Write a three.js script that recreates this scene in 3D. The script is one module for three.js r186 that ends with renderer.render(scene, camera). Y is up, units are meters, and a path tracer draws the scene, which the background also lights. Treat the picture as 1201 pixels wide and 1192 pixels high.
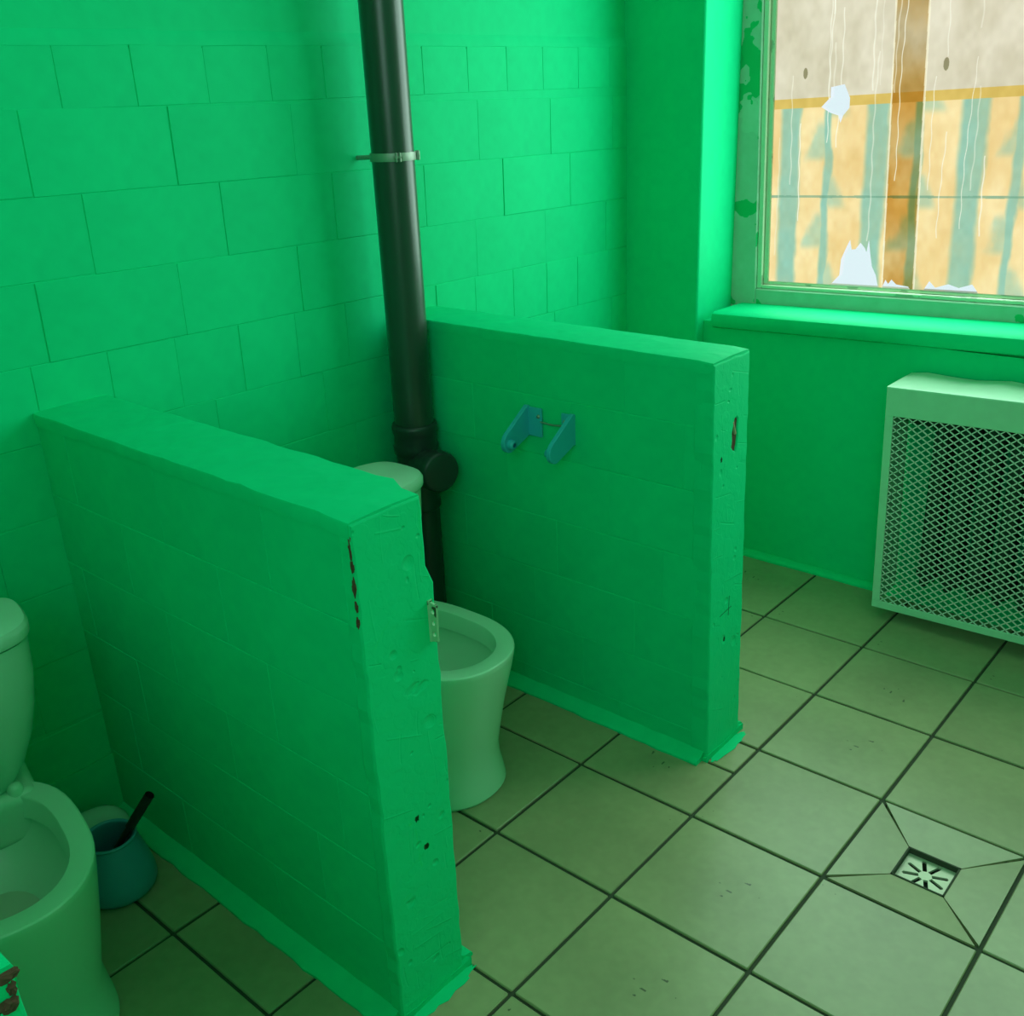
import * as THREE from 'three';
import { RectAreaLightUniformsLib } from 'three/addons/lights/RectAreaLightUniformsLib.js';
import { ConvexGeometry } from 'three/addons/geometries/ConvexGeometry.js';
import { RoundedBoxGeometry } from 'three/addons/geometries/RoundedBoxGeometry.js';
import { mergeGeometries, toCreasedNormals } from 'three/addons/utils/BufferGeometryUtils.js';

// ---------------------------------------------------------------- camera, light, exposure
// All lengths below are in floor-tile modules; one tile with its joint is U metres.
const U = 1 / 3;
const scene = new THREE.Scene();
const renderer = new THREE.WebGLRenderer({ antialias: true });
renderer.toneMapping = THREE.LinearToneMapping;
renderer.toneMappingExposure = 1.0;
renderer.shadowMap.enabled = true;
RectAreaLightUniformsLib.init();

const D2R = Math.PI / 180;
const camera = new THREE.PerspectiveCamera(53.235, 1201 / 1192, 0.02, 60);
camera.position.set(2.0351 * U, 4.8896 * U, 5.2292 * U);
camera.rotation.order = 'YXZ';
camera.rotation.set(-22.278 * D2R, 41.606 * D2R, -2.478 * D2R);
scene.add(camera);

scene.background = new THREE.Color().setRGB(0.80, 0.93, 1.0);      // overcast daylight, seen through the torn film
scene.backgroundIntensity = 1.0;

const WIN = { x0: -3.09, x1: 2.9, y0: 2.9, y1: 8.5, z: -4.86 };
const daylight = new THREE.RectAreaLight(new THREE.Color().setRGB(0.60, 1.0, 0.86), 3.95, (WIN.x1 - WIN.x0) * U, (WIN.y1 - WIN.y0) * U);
daylight.name = 'window_daylight';
daylight.position.set((WIN.x0 + WIN.x1) / 2 * U, (WIN.y0 + WIN.y1) / 2 * U, (WIN.z + 0.03) * U);
daylight.rotation.y = Math.PI;                                      // emits along its local -z, so turn it into the room
scene.add(daylight);
// unseen window placed behind the camera to light faces turned from the first
const UNSEEN_WIN2 = { x0: 0.4, x1: 5.6, y0: 4.7, y1: 9.2, z: 8.2 };
const unseenDaylight2 = new THREE.RectAreaLight(new THREE.Color().setRGB(0.60, 1.0, 0.86), 1.55, (UNSEEN_WIN2.x1 - UNSEEN_WIN2.x0) * U, (UNSEEN_WIN2.y1 - UNSEEN_WIN2.y0) * U);
unseenDaylight2.name = 'unseen_window_daylight';
unseenDaylight2.position.set((UNSEEN_WIN2.x0 + UNSEEN_WIN2.x1) / 2 * U, (UNSEEN_WIN2.y0 + UNSEEN_WIN2.y1) / 2 * U, (UNSEEN_WIN2.z - 0.04) * U);
scene.add(unseenDaylight2);

// ---------------------------------------------------------------- helpers
function rng(seed) { let s = seed >>> 0; return () => { s = (s + 0x6D2B79F5) >>> 0; let t = Math.imul(s ^ (s >>> 15), 1 | s); t ^= t + Math.imul(t ^ (t >>> 7), 61 | t); return ((t ^ (t >>> 14)) >>> 0) / 4294967296; }; }
function hash(x, y, s) { let h = (Math.imul(x, 374761393) + Math.imul(y, 668265263) + Math.imul(s, 1274126177)) | 0; h = Math.imul(h ^ (h >>> 13), 1274126177); return ((h ^ (h >>> 16)) >>> 0) / 4294967296; }
function noise(x, y, per, s) {                                      // value noise that repeats every per cells
  const xi = Math.floor(x), yi = Math.floor(y), fx = x - xi, fy = y - yi;
  const u = fx * fx * (3 - 2 * fx), v = fy * fy * (3 - 2 * fy), m = (a) => ((a % per) + per) % per;
  const a = hash(m(xi), m(yi), s), b = hash(m(xi + 1), m(yi), s), c = hash(m(xi), m(yi + 1), s), d = hash(m(xi + 1), m(yi + 1), s);
  return a + (b - a) * u + (c - a) * v + (a - b - c + d) * u * v;
}
function fbm(u, v, per, oct, s) { let t = 0, a = 0.5, n = 0; for (let k = 0; k < oct; k++) { t += a * noise(u * per, v * per, per, s + k); n += a; a *= 0.55; per *= 2; } return t / n; }
function dataTex(w, h, fn, srgb = true) {
  const d = new Uint8Array(w * h * 4);
  for (let j = 0; j < h; j++) for (let i = 0; i < w; i++) {
    const c = fn((i + 0.5) / w, (j + 0.5) / h, i, j), o = (j * w + i) * 4;
    d[o] = Math.max(0, Math.min(255, c[0])); d[o + 1] = Math.max(0, Math.min(255, c[1])); d[o + 2] = Math.max(0, Math.min(255, c[2])); d[o + 3] = 255;
  }
  const t = new THREE.DataTexture(d, w, h); t.magFilter = THREE.LinearFilter; t.minFilter = THREE.LinearFilter; t.wrapS = t.wrapT = THREE.RepeatWrapping;
  if (srgb) t.colorSpace = THREE.SRGBColorSpace; t.needsUpdate = true; return t;
}
const grey = (v) => [v, v, v];

function finish(geo, scale = true) {                                // to metres, flat list of triangles, uv in metres by the way each face points
  if (scale) geo.scale(U, U, U);
  if (!geo.attributes.normal) geo.computeVertexNormals();
  if (geo.index) geo = geo.toNonIndexed();
  const p = geo.attributes.position, n = geo.attributes.normal, uv = new Float32Array(p.count * 2);
  for (let i = 0; i < p.count; i += 3) {
    let ax = 0, ay = 0, az = 0;
    for (let k = 0; k < 3; k++) { ax += n.getX(i + k); ay += n.getY(i + k); az += n.getZ(i + k); }
    ax = Math.abs(ax); ay = Math.abs(ay); az = Math.abs(az);
    for (let k = 0; k < 3; k++) {
      const x = p.getX(i + k), y = p.getY(i + k), z = p.getZ(i + k);
      const a = ax >= ay && ax >= az ? [z, y] : ay >= az ? [x, z] : [x, y];
      uv[(i + k) * 2] = a[0]; uv[(i + k) * 2 + 1] = a[1];
    }
  }
  geo.setAttribute('uv', new THREE.BufferAttribute(uv, 2));
  for (const k of Object.keys(geo.attributes)) if (!['position', 'normal', 'uv'].includes(k)) geo.deleteAttribute(k);
  return geo;
}
const taken = {};
function numbered(name) { const n = taken[name] ?? 0; taken[name] = n + 1; return n ? name + '_' + String(n).padStart(3, '0') : name; }
function place(o, p) { if (p) o.position.set(p[0] * U, p[1] * U, p[2] * U); return o; }
function mesh(name, geo, mat, parent, pos) {                        // geo already finished
  const m = new THREE.Mesh(geo, mat); m.castShadow = m.receiveShadow = true;
  m.name = parent === scene ? numbered(name) : name; parent.add(m); return place(m, pos);
}
function part(name, geo, mat, parent, pos) { return mesh(name, finish(geo), mat, parent, pos); }
function group(name, pos, label, category, grp) {
  const g = new THREE.Group(); g.name = numbered(name); scene.add(g); place(g, pos);
  g.userData = { label, category }; if (grp) g.userData.group = grp; return g;
}
function structure(name, pos) { const g = new THREE.Group(); g.name = name; scene.add(g); place(g, pos); g.userData = { kind: 'structure' }; return g; }
function chamferBox(w, h, d, c) {                                   // 44 triangles, centred
  const P = [], a = w / 2, b = h / 2, e = d / 2;
  for (const sx of [-1, 1]) for (const sy of [-1, 1]) for (const sz of [-1, 1]) {
    P.push(new THREE.Vector3(sx * (a - c), sy * (b - c), sz * e), new THREE.Vector3(sx * (a - c), sy * b, sz * (e - c)), new THREE.Vector3(sx * a, sy * (b - c), sz * (e - c)));
  }
  return new ConvexGeometry(P);
}
function box(x0, x1, y0, y1, z0, z1, c = 0) {                       // box by its bounds
  const g = c ? chamferBox(x1 - x0, y1 - y0, z1 - z0, c) : new THREE.BoxGeometry(x1 - x0, y1 - y0, z1 - z0);
  return g.translate((x0 + x1) / 2, (y0 + y1) / 2, (z0 + z1) / 2);
}
function merge(list) { return mergeGeometries(list.map((g) => { const n = g.index ? g.toNonIndexed() : g; for (const k of Object.keys(n.attributes)) if (!['position', 'normal'].includes(k)) n.deleteAttribute(k); return n; })); }
function cyl(r0, r1, h, seg = 32) { return new THREE.CylinderGeometry(r0, r1, h, seg); }   // r0 on top
function lathe(pts, seg = 48) { return new THREE.LatheGeometry(pts.map(([r, y]) => new THREE.Vector2(r, y)), seg); }
function tube(pts, r, seg = 40, rs = 10) { return new THREE.TubeGeometry(new THREE.CatmullRomCurve3(pts.map((p) => new THREE.Vector3(...p))), seg, r, rs); }
function loft(rings, close = true, capStart = false, capEnd = false) {   // rings: arrays of [x,y,z] of one length
  const n = rings[0].length, pos = [], idx = [];
  for (const r of rings) for (const p of r) pos.push(...p);
  for (let k = 0; k + 1 < rings.length; k++) for (let i = 0; i < (close ? n : n - 1); i++) {
    const j = (i + 1) % n, a = k * n + i, b = k * n + j, c = a + n, d = b + n; idx.push(a, c, b, b, c, d);
  }
  const cap = (k, flip) => { const r = rings[k], m = r.reduce((s, p) => [s[0] + p[0] / n, s[1] + p[1] / n, s[2] + p[2] / n], [0, 0, 0]), at = pos.length / 3; pos.push(...m); for (let i = 0; i < n; i++) { const j = (i + 1) % n; flip ? idx.push(at, k * n + i, k * n + j) : idx.push(at, k * n + j, k * n + i); } };
  if (capStart) cap(0, true); if (capEnd) cap(rings.length - 1, false);
  const g = new THREE.BufferGeometry(); g.setAttribute('position', new THREE.Float32BufferAttribute(pos, 3)); g.setIndex(idx); g.computeVertexNormals(); return toCreasedNormals(g, 0.6);
}
function sweep(path, prof, seed, wob = 0) {                         // path: [x,z] points on the floor; prof: [out, up] pairs, out to the left of travel
  const R = rng(seed), rings = [];
  for (let i = 0; i < path.length; i++) {
    const a = path[Math.max(0, i - 1)], b = path[Math.min(path.length - 1, i + 1)], L = Math.hypot(b[0] - a[0], b[1] - a[1]) || 1;
    const nx = (b[1] - a[1]) / L, nz = -(b[0] - a[0]) / L, s = 1 + (R() - 0.5) * wob, t = 1 + (R() - 0.5) * wob;
    rings.push(prof.map(([o, u]) => [path[i][0] + nx * o * s, u * t, path[i][1] + nz * o * s]));
  }
  return loft(rings, true, true, true);
}
function line(x0, z0, x1, z1, step = 0.12) { const n = Math.max(1, Math.round(Math.hypot(x1 - x0, z1 - z0) / step)), o = []; for (let i = 0; i <= n; i++) o.push([x0 + (x1 - x0) * i / n, z0 + (z1 - z0) * i / n]); return o; }

// ---------------------------------------------------------------- textures and materials
const lin = (r, g, b) => new THREE.Color().setRGB(r, g, b);
const paintMap = dataTex(512, 512, (u, v) => { const a = fbm(u, v, 6, 4, 3), b = fbm(u, v, 40, 2, 9); return grey(255 - 9 * a - 9 * b); });
const paintBump = dataTex(512, 512, (u, v) => { const a = fbm(u, v, 5, 3, 21), b = fbm(u, v, 48, 3, 33); return grey(60 + 120 * a + 70 * b); }, false);
const roughBump = dataTex(512, 512, (u, v) => { const a = fbm(u, v, 8, 5, 71), b = Math.abs(fbm(u, v, 14, 3, 83) - 0.5) * 2; return grey(40 + 150 * a + 60 * b); }, false);
const M = {};
const GREEN = lin(0.003, 0.685, 0.30);
M.paint = new THREE.MeshPhysicalMaterial({ color: GREEN, map: paintMap, bumpMap: paintBump, bumpScale: 0.0014, roughness: 0.6, specularIntensity: 0.18 });
M.paintRough = new THREE.MeshPhysicalMaterial({ color: GREEN, map: paintMap, bumpMap: roughBump, bumpScale: 0.006, roughness: 0.6, specularIntensity: 0.18 });
M.block = [0, 1, 2].map((k) => new THREE.MeshPhysicalMaterial({ color: lin(0.003, 0.685 * (0.985 + 0.015 * k), 0.30 * (0.985 + 0.015 * k)), map: paintMap, bumpMap: paintBump, bumpScale: 0.0015, roughness: 0.6, specularIntensity: 0.18 }));
M.mortar = new THREE.MeshPhysicalMaterial({ color: GREEN, map: paintMap, bumpMap: roughBump, bumpScale: 0.003, roughness: 0.6, specularIntensity: 0.18 });
M.ceiling = new THREE.MeshStandardMaterial({ color: lin(0.82, 0.84, 0.80), roughness: 0.9 });
M.grout = new THREE.MeshStandardMaterial({ color: lin(0.045, 0.05, 0.028), bumpMap: roughBump, bumpScale: 0.002, roughness: 0.9 });
const tileMap = [5, 6, 7].map((s) => dataTex(512, 512, (u, v, i, j) => {
  const a = fbm(u, v, 5, 5, s * 13), b = fbm(u, v, 60, 2, s * 17); let k = 236 - 30 * a - 12 * b;
  const sp = noise(u * 90, v * 90, 90, s * 31) * noise(u * 7, v * 7, 7, s * 37); if (sp > 0.83) k *= 0.55;
  return [k, k * 0.985, k * 0.9];
}));
const tileBump = dataTex(256, 256, (u, v) => grey(90 + 90 * fbm(u, v, 4, 2, 5) + 60 * fbm(u, v, 50, 2, 6)), false);
M.tile = tileMap.map((m, k) => new THREE.MeshPhysicalMaterial({ color: lin(0.50 + 0.012 * k, 0.465 + 0.012 * k, 0.31 + 0.01 * k), map: m, bumpMap: tileBump, bumpScale: 0.0008, roughness: 0.36 }));
M.ceramic = new THREE.MeshPhysicalMaterial({ color: lin(0.52, 0.76, 0.58), roughness: 0.22, bumpMap: tileBump, bumpScale: 0.0004 });
M.ceramicTank = new THREE.MeshPhysicalMaterial({ color: lin(0.48, 0.72, 0.56), roughness: 0.25 });
M.water = new THREE.MeshPhysicalMaterial({ color: lin(0.5, 0.55, 0.42), roughness: 0.04 });
const fleck = dataTex(512, 512, (u, v) => { const a = fbm(u, v, 9, 3, 91); const s = noise(u * 40, v * 40, 40, 97) * noise(u * 9, v * 9, 9, 101); return s > 0.83 ? [150, 200, 165] : grey(200 + 40 * a); });
M.pvc = new THREE.MeshPhysicalMaterial({ color: lin(0.035, 0.045, 0.04), map: fleck, roughness: 0.34, clearcoat: 0.7, clearcoatRoughness: 0.3, bumpMap: tileBump, bumpScale: 0.0006 });
M.pvcDark = new THREE.MeshPhysicalMaterial({ color: lin(0.026, 0.036, 0.034), roughness: 0.35 });
M.steel = new THREE.MeshStandardMaterial({ color: lin(0.34, 0.36, 0.32), metalness: 0.7, roughness: 0.5 });
M.grate = new THREE.MeshStandardMaterial({ color: lin(0.75, 0.72, 0.55), metalness: 0.2, roughness: 0.45, map: fleck });
M.grime = new THREE.MeshStandardMaterial({ color: lin(0.06, 0.06, 0.04), roughness: 0.9 });
M.black = new THREE.MeshStandardMaterial({ color: lin(0.012, 0.012, 0.011), roughness: 0.8 });
M.cover = new THREE.MeshPhysicalMaterial({ color: lin(0.52, 0.78, 0.58), map: paintMap, roughness: 0.42 });
M.wire = new THREE.MeshStandardMaterial({ color: lin(0.86, 0.80, 0.74), roughness: 0.5 });
M.iron = new THREE.MeshStandardMaterial({ color: lin(0.02, 0.045, 0.03), roughness: 0.6 });
M.teal = new THREE.MeshPhysicalMaterial({ color: lin(0.03, 0.42, 0.55), roughness: 0.4 });
M.bucket = new THREE.MeshPhysicalMaterial({ color: lin(0.06, 0.30, 0.40), roughness: 0.35 });
M.brush = new THREE.MeshStandardMaterial({ color: lin(0.018, 0.014, 0.014), roughness: 0.5 });
M.raw = new THREE.MeshStandardMaterial({ color: lin(0.11, 0.045, 0.025), bumpMap: roughBump, bumpScale: 0.01, roughness: 0.95 });
M.plaster = new THREE.MeshStandardMaterial({ color: lin(0.42, 0.33, 0.22), bumpMap: roughBump, bumpScale: 0.006, roughness: 0.95 });
const hingeMap = dataTex(128, 128, (u, v) => fbm(u, v, 10, 3, 44) > 0.60 ? [60, 70, 50] : [150, 200, 160]);
M.hinge = new THREE.MeshStandardMaterial({ color: 0xffffff, map: hingeMap, roughness: 0.6, metalness: 0.2 }); hingeMap.repeat.set(5, 5);
// window wood: whitish enamel with ragged smears of the wall's green brushed over it
const frameMap = dataTex(512, 512, (u, v) => { const a = fbm(u, v, 4, 5, 55), b = fbm(u, v, 30, 3, 57), c = fbm(u, v, 9, 4, 59); if (c > 0.675) return [20, 178, 110]; const k = a > 0.5 ? 1 : 0.96; return [190 * k - 20 * b, 212 * k - 14 * b, 194 * k - 20 * b]; });
M.frame = new THREE.MeshPhysicalMaterial({ color: 0xffffff, map: frameMap, bumpMap: paintBump, bumpScale: 0.002, roughness: 0.45 });
const sashMap = dataTex(256, 256, (u, v) => { const a = fbm(u, v, 6, 4, 65); const k = a > 0.62 ? 0.82 : 1; return [224 * k, 222 * k, 198 * k]; });
M.sash = new THREE.MeshPhysicalMaterial({ color: 0xffffff, map: sashMap, roughness: 0.45 });
M.glass = new THREE.MeshPhysicalMaterial({ color: 0xffffff, transmission: 1, thickness: 0, roughness: 0.02, ior: 1.5 });

// ---------------------------------------------------------------- floor: grout bed with every tile laid on it
const X0 = -4.4, X1 = 6.0, Z0 = -4.07, Z1 = 8.0, YC = 9.6;
const HOLE = { x0: 0.325, x1: 0.675, z0: -0.665, z1: -0.335 };
const floor = structure('floor');
const BED = { x0: 0.03, x1: 0.97, z0: -0.97, z1: -0.03 };
const ring = (o, i, y0, y1) => [box(o.x0, i.x0, y0, y1, o.z0, o.z1), box(i.x1, o.x1, y0, y1, o.z0, o.z1), box(i.x0, i.x1, y0, y1, o.z0, i.z0), box(i.x0, i.x1, y0, y1, i.z1, o.z1)];
part('grout_bed', merge([...ring({ x0: X0 - 0.4, x1: X1 + 0.4, z0: Z0 - 0.4, z1: Z1 + 0.4 }, BED, -0.4, -0.016), ...ring(BED, HOLE, -0.4, -0.045)]), M.grout, floor);
// the bed is lowered under the drain tile, where four cut pieces fall towards the grate
const J = 0.025, TH = 0.04;
const tileGeo = finish(chamferBox(1 - J, TH, 1 - J, 0.006));
const Rt = rng(11);
function tilePiece(x0, x1, z0, z1, k) { part('tile', chamferBox(x1 - x0 - J, TH, z1 - z0 - J, 0.006), M.tile[k], floor, [(x0 + x1) / 2, -TH / 2, (z0 + z1) / 2]); }
for (let i = -5; i < 6; i++) for (let j = -4; j < 8; j++) {
  const k = Math.floor(Rt() * 3), dy = (Rt() - 0.5) * 0.006;
  if (i === 0 && j === -1) continue;                                // drain tile
  const x0 = Math.max(i, X0), x1 = i + 1, z0 = j === -4 ? -4.25 : j, z1 = j + 1;
  if (i === -2 && j === -1) { tilePiece(-2, -1, -0.62, 0, k); tilePiece(-2, -1, -1, -0.62, (k + 1) % 3); continue; }
  if (x1 - x0 > 0.99 && z1 - z0 > 0.99 && j > -4) { const t = mesh('tile', tileGeo, M.tile[k], floor, [i + 0.5, -TH / 2 + dy, j + 0.5]); t.rotation.y = Math.floor(Rt() * 4) * Math.PI / 2; t.rotation.x = (Rt() - 0.5) * 0.004; t.rotation.z = (Rt() - 0.5) * 0.004; }
  else tilePiece(x0, x1, z0, z1, k);
}
function quadPrism(top, drop) {                                     // top: four [x,y,z]; a slab of that outline
  const P = []; for (const p of top) P.push(new THREE.Vector3(...p), new THREE.Vector3(p[0], p[1] - drop, p[2])); return new ConvexGeometry(P);
}
{
  const o = J / 2, h = HOLE, dip = -0.034, A = [o, 0, -1 + o], B = [1 - o, 0, -1 + o], C = [1 - o, 0, -o], D = [o, 0, -o], g = 0.009;
  const a = [h.x0, dip, h.z0], b = [h.x1, dip, h.z0], c = [h.x1, dip, h.z1], d = [h.x0, dip, h.z1];
  const sh = (p, x, z) => [p[0] + x, p[1], p[2] + z];
  part('tile', quadPrism([sh(A, 2 * g, 0), sh(B, -2 * g, 0), sh(b, -g / 2, 0), sh(a, g / 2, 0)], 0.05), M.tile[2], floor);
  part('tile', quadPrism([sh(D, 2 * g, 0), sh(C, -2 * g, 0), sh(c, -g / 2, 0), sh(d, g / 2, 0)], 0.05), M.tile[0], floor);
  part('tile', quadPrism([sh(A, 0, 2 * g), sh(D, 0, -2 * g), sh(d, 0, -g / 2), sh(a, 0, g / 2)], 0.05), M.tile[1], floor);
  part('tile', quadPrism([sh(B, 0, 2 * g), sh(C, 0, -2 * g), sh(c, 0, -g / 2), sh(b, 0, g / 2)], 0.05), M.tile[0], floor);
}

// ---------------------------------------------------------------- walls and ceiling
const ceiling = part('ceiling', box(X0 - 0.6, X1 + 0.5, YC, YC + 0.4, Z0 - 1.2, Z1 + 0.5), M.ceiling, scene); ceiling.userData = { kind: 'structure' };
const wallRight = part('wall_right', box(X1, X1 + 0.5, -0.3, YC, Z0 - 1.2, Z1 + 0.5), M.paint, scene); wallRight.userData = { kind: 'structure' };
const wallFront = structure('wall_front');
part('pier', box(X0 - 0.5, 0.2, -0.3, YC, Z1, Z1 + 0.5), M.paint, wallFront);
part('pier', box(5.8, X1, -0.3, YC, Z1, Z1 + 0.5), M.paint, wallFront);
part('breast', box(0.2, 5.8, -0.3, 4.5, Z1, Z1 + 0.5), M.paint, wallFront);
part('lintel', box(0.2, 5.8, 9.4, YC, Z1, Z1 + 0.5), M.paint, wallFront);
{
  const w2 = structure('unseen_window_2'), z = UNSEEN_WIN2.z;  // out of view, placed as the source of the light from behind the camera
  M.unseenPane = new THREE.MeshStandardMaterial({ color: lin(0.5, 0.5, 0.5), emissive: lin(0.5, 0.8, 0.7), roughness: 0.6 });  // glow of the unseen panes
  for (const [x0, x1] of [[0.2, 0.4], [2.9, 3.1], [5.6, 5.8]]) part('frame_jamb', box(x0, x1, 4.5, 9.4, z - 0.02, z + 0.2, 0.012), M.sash, w2);
  for (const [y0, y1] of [[4.5, 4.7], [9.2, 9.4]]) for (const [x0, x1] of [[0.4, 2.9], [3.1, 5.6]]) part('frame_rail', box(x0, x1, y0, y1, z - 0.02, z + 0.2, 0.012), M.sash, w2);
  for (const [x0, x1] of [[0.39, 2.91], [3.09, 5.61]]) part('unseen_glowing_pane', box(x0, x1, 4.69, 9.21, z, z + 0.03), M.unseenPane, w2);
}

// the block wall that carries the pipe: joints a few millimetres deep under thick paint
const LEDGE = 5.27, SETBACK = 0.03;
const wallLeft = structure('wall_left');
part('mortar', box(X0 - 0.6, X0 - 0.0045, -0.3, LEDGE - 0.02, Z0 - 1.2, Z1), M.mortar, wallLeft);
part('upper_render', box(X0 - 0.6, X0 - SETBACK, LEDGE - 0.03, YC, Z0 - 1.2, Z1), M.paint, wallLeft);
{ // sloped top of the block part
  const R = rng(5), rings = []; for (let z = Z0 - 0.02; z <= Z1; z += 0.25) { const w = (R() - 0.5) * 0.012; rings.push([[X0 - SETBACK - 0.006, LEDGE + 0.10 + w, z], [X0 - 0.004, LEDGE + 0.03 + w, z], [X0 + 0.001, LEDGE - 0.005 + w, z], [X0 - SETBACK - 0.02, LEDGE - 0.06, z]].reverse()); }
  part('ledge', loft(rings, true, true, true), M.paint, wallLeft);
}
{
  const R = rng(77), H = 0.504;
  const ys = [LEDGE, 4.90]; while (ys[ys.length - 1] > H) ys.push(ys[ys.length - 1] - H); ys.push(0);
  const offs = [0.92, 1.24, 0.94, 1.35, 0.96, 1.24, 0.94, 1.3, 0.95, 1.2, 0.9, 1.2];
  for (let k = 0; k + 1 < ys.length; k++) {
    const half = k === 0 || k === 4;                                // two courses of shorter blocks
    const L = half ? 0.52 : 1.01, cuts = [];
    for (let z = offs[k] - 12 * L; z < 8; z += L) if (z > Z0 && z < 6) cuts.push(z + (R() - 0.5) * 0.03);
    cuts.unshift(Z0 - 0.05); cuts.push(Math.min(cuts[cuts.length - 1] + L, 6.4));
    for (let c = 0; c + 1 < cuts.length; c++) {
      const z0 = cuts[c], z1 = cuts[c + 1]; if (z1 - z0 < 0.08) continue;
      const tilt = (z) => 0.017 * (z - 1.3), h = ys[k] - ys[k + 1], jz = R() < 0.45 ? 0.0015 : 0.004 + R() * 0.008, jy = R() < 0.4 ? 0.0015 : 0.004 + R() * 0.006;
      const b = part('block', chamferBox(0.10, h - jy, z1 - z0 - jz, 0.003), M.block[Math.floor(R() * 3)], wallLeft, [X0 - 0.05 + (R() - 0.5) * 0.005, (ys[k] + ys[k + 1]) / 2 + (k ? tilt((z0 + z1) / 2) : 0) * (k > 8 ? 0 : 1), (z0 + z1) / 2]);
      b.rotation.set(k ? -0.017 * 0.8 : 0, (R() - 0.5) * 0.004, (R() - 0.5) * 0.008);
    }
  }
}
// low plinth along the foot of the block wall
const plinth = part('baseboard_left', sweep(line(X0, 2.52, X0, 6.0, 0.3).map(([x, z]) => [x, z]), [[-0.10, 0], [-0.10, 0.46], [-0.075, 0.50], [0.02, 0.52], [0.02, 0]].map(([a, b]) => [a, b]), 4, 0.08), M.paint, scene);
plinth.userData = { kind: 'structure' };

// window wall: pier, lintel, recessed breast under the sill
const wallBack = structure('wall_back');
const PX = -3.5, NZ = -4.21;
part('pier', new RoundedBoxGeometry(PX - (X0 - 0.5), YC + 0.3, 1.3, 3, 0.03).translate((PX + X0 - 0.5) / 2, YC / 2 - 0.15, Z0 - 0.65), M.paint, wallBack);
part('pier', box(3.3, X1, -0.3, YC, Z0 - 1.3, Z0), M.paint, wallBack);
part('lintel', box(PX - 0.05, 3.3, 8.65, YC, Z0 - 1.3, Z0), M.paint, wallBack);
part('breast', box(PX - 0.05, 3.3, -0.3, 2.56, Z0 - 1.3, NZ), M.paint, wallBack);
const base2 = part('baseboard_back', sweep(line(3.3, NZ, PX, NZ, 0.15), [[-0.02, 0], [0.085, 0], [0.085, 0.02], [0.07, 0.04], [0.045, 0.052], [0.02, 0.056], [-0.02, 0.058]], 8, 0.12), M.paint, scene);
base2.userData = { kind: 'structure' };
{ // window sill with a rounded nose, tilted as it is in the room
  const prof = [[-4.98, 2.50], [-4.98, 2.66], [-4.45, 2.67], [-4.18, 2.675], [-4.14, 2.655], [-4.125, 2.61], [-4.13, 2.56], [-4.15, 2.52], [-4.19, 2.50], [-4.26, 2.49], [-4.27, 2.45], [-4.32, 2.45]];
  const rings = []; for (let i = 0; i <= 12; i++) { const x = -3.36 + (3.29 + 3.36) * i / 12; rings.push(prof.map(([z, y]) => [x, y + 0.028 * (x + 3.4), z])); }
  const s = part('trim_1', loft(rings, true, true, true), M.paint, scene); s.userData = { kind: 'structure' };
}

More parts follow.
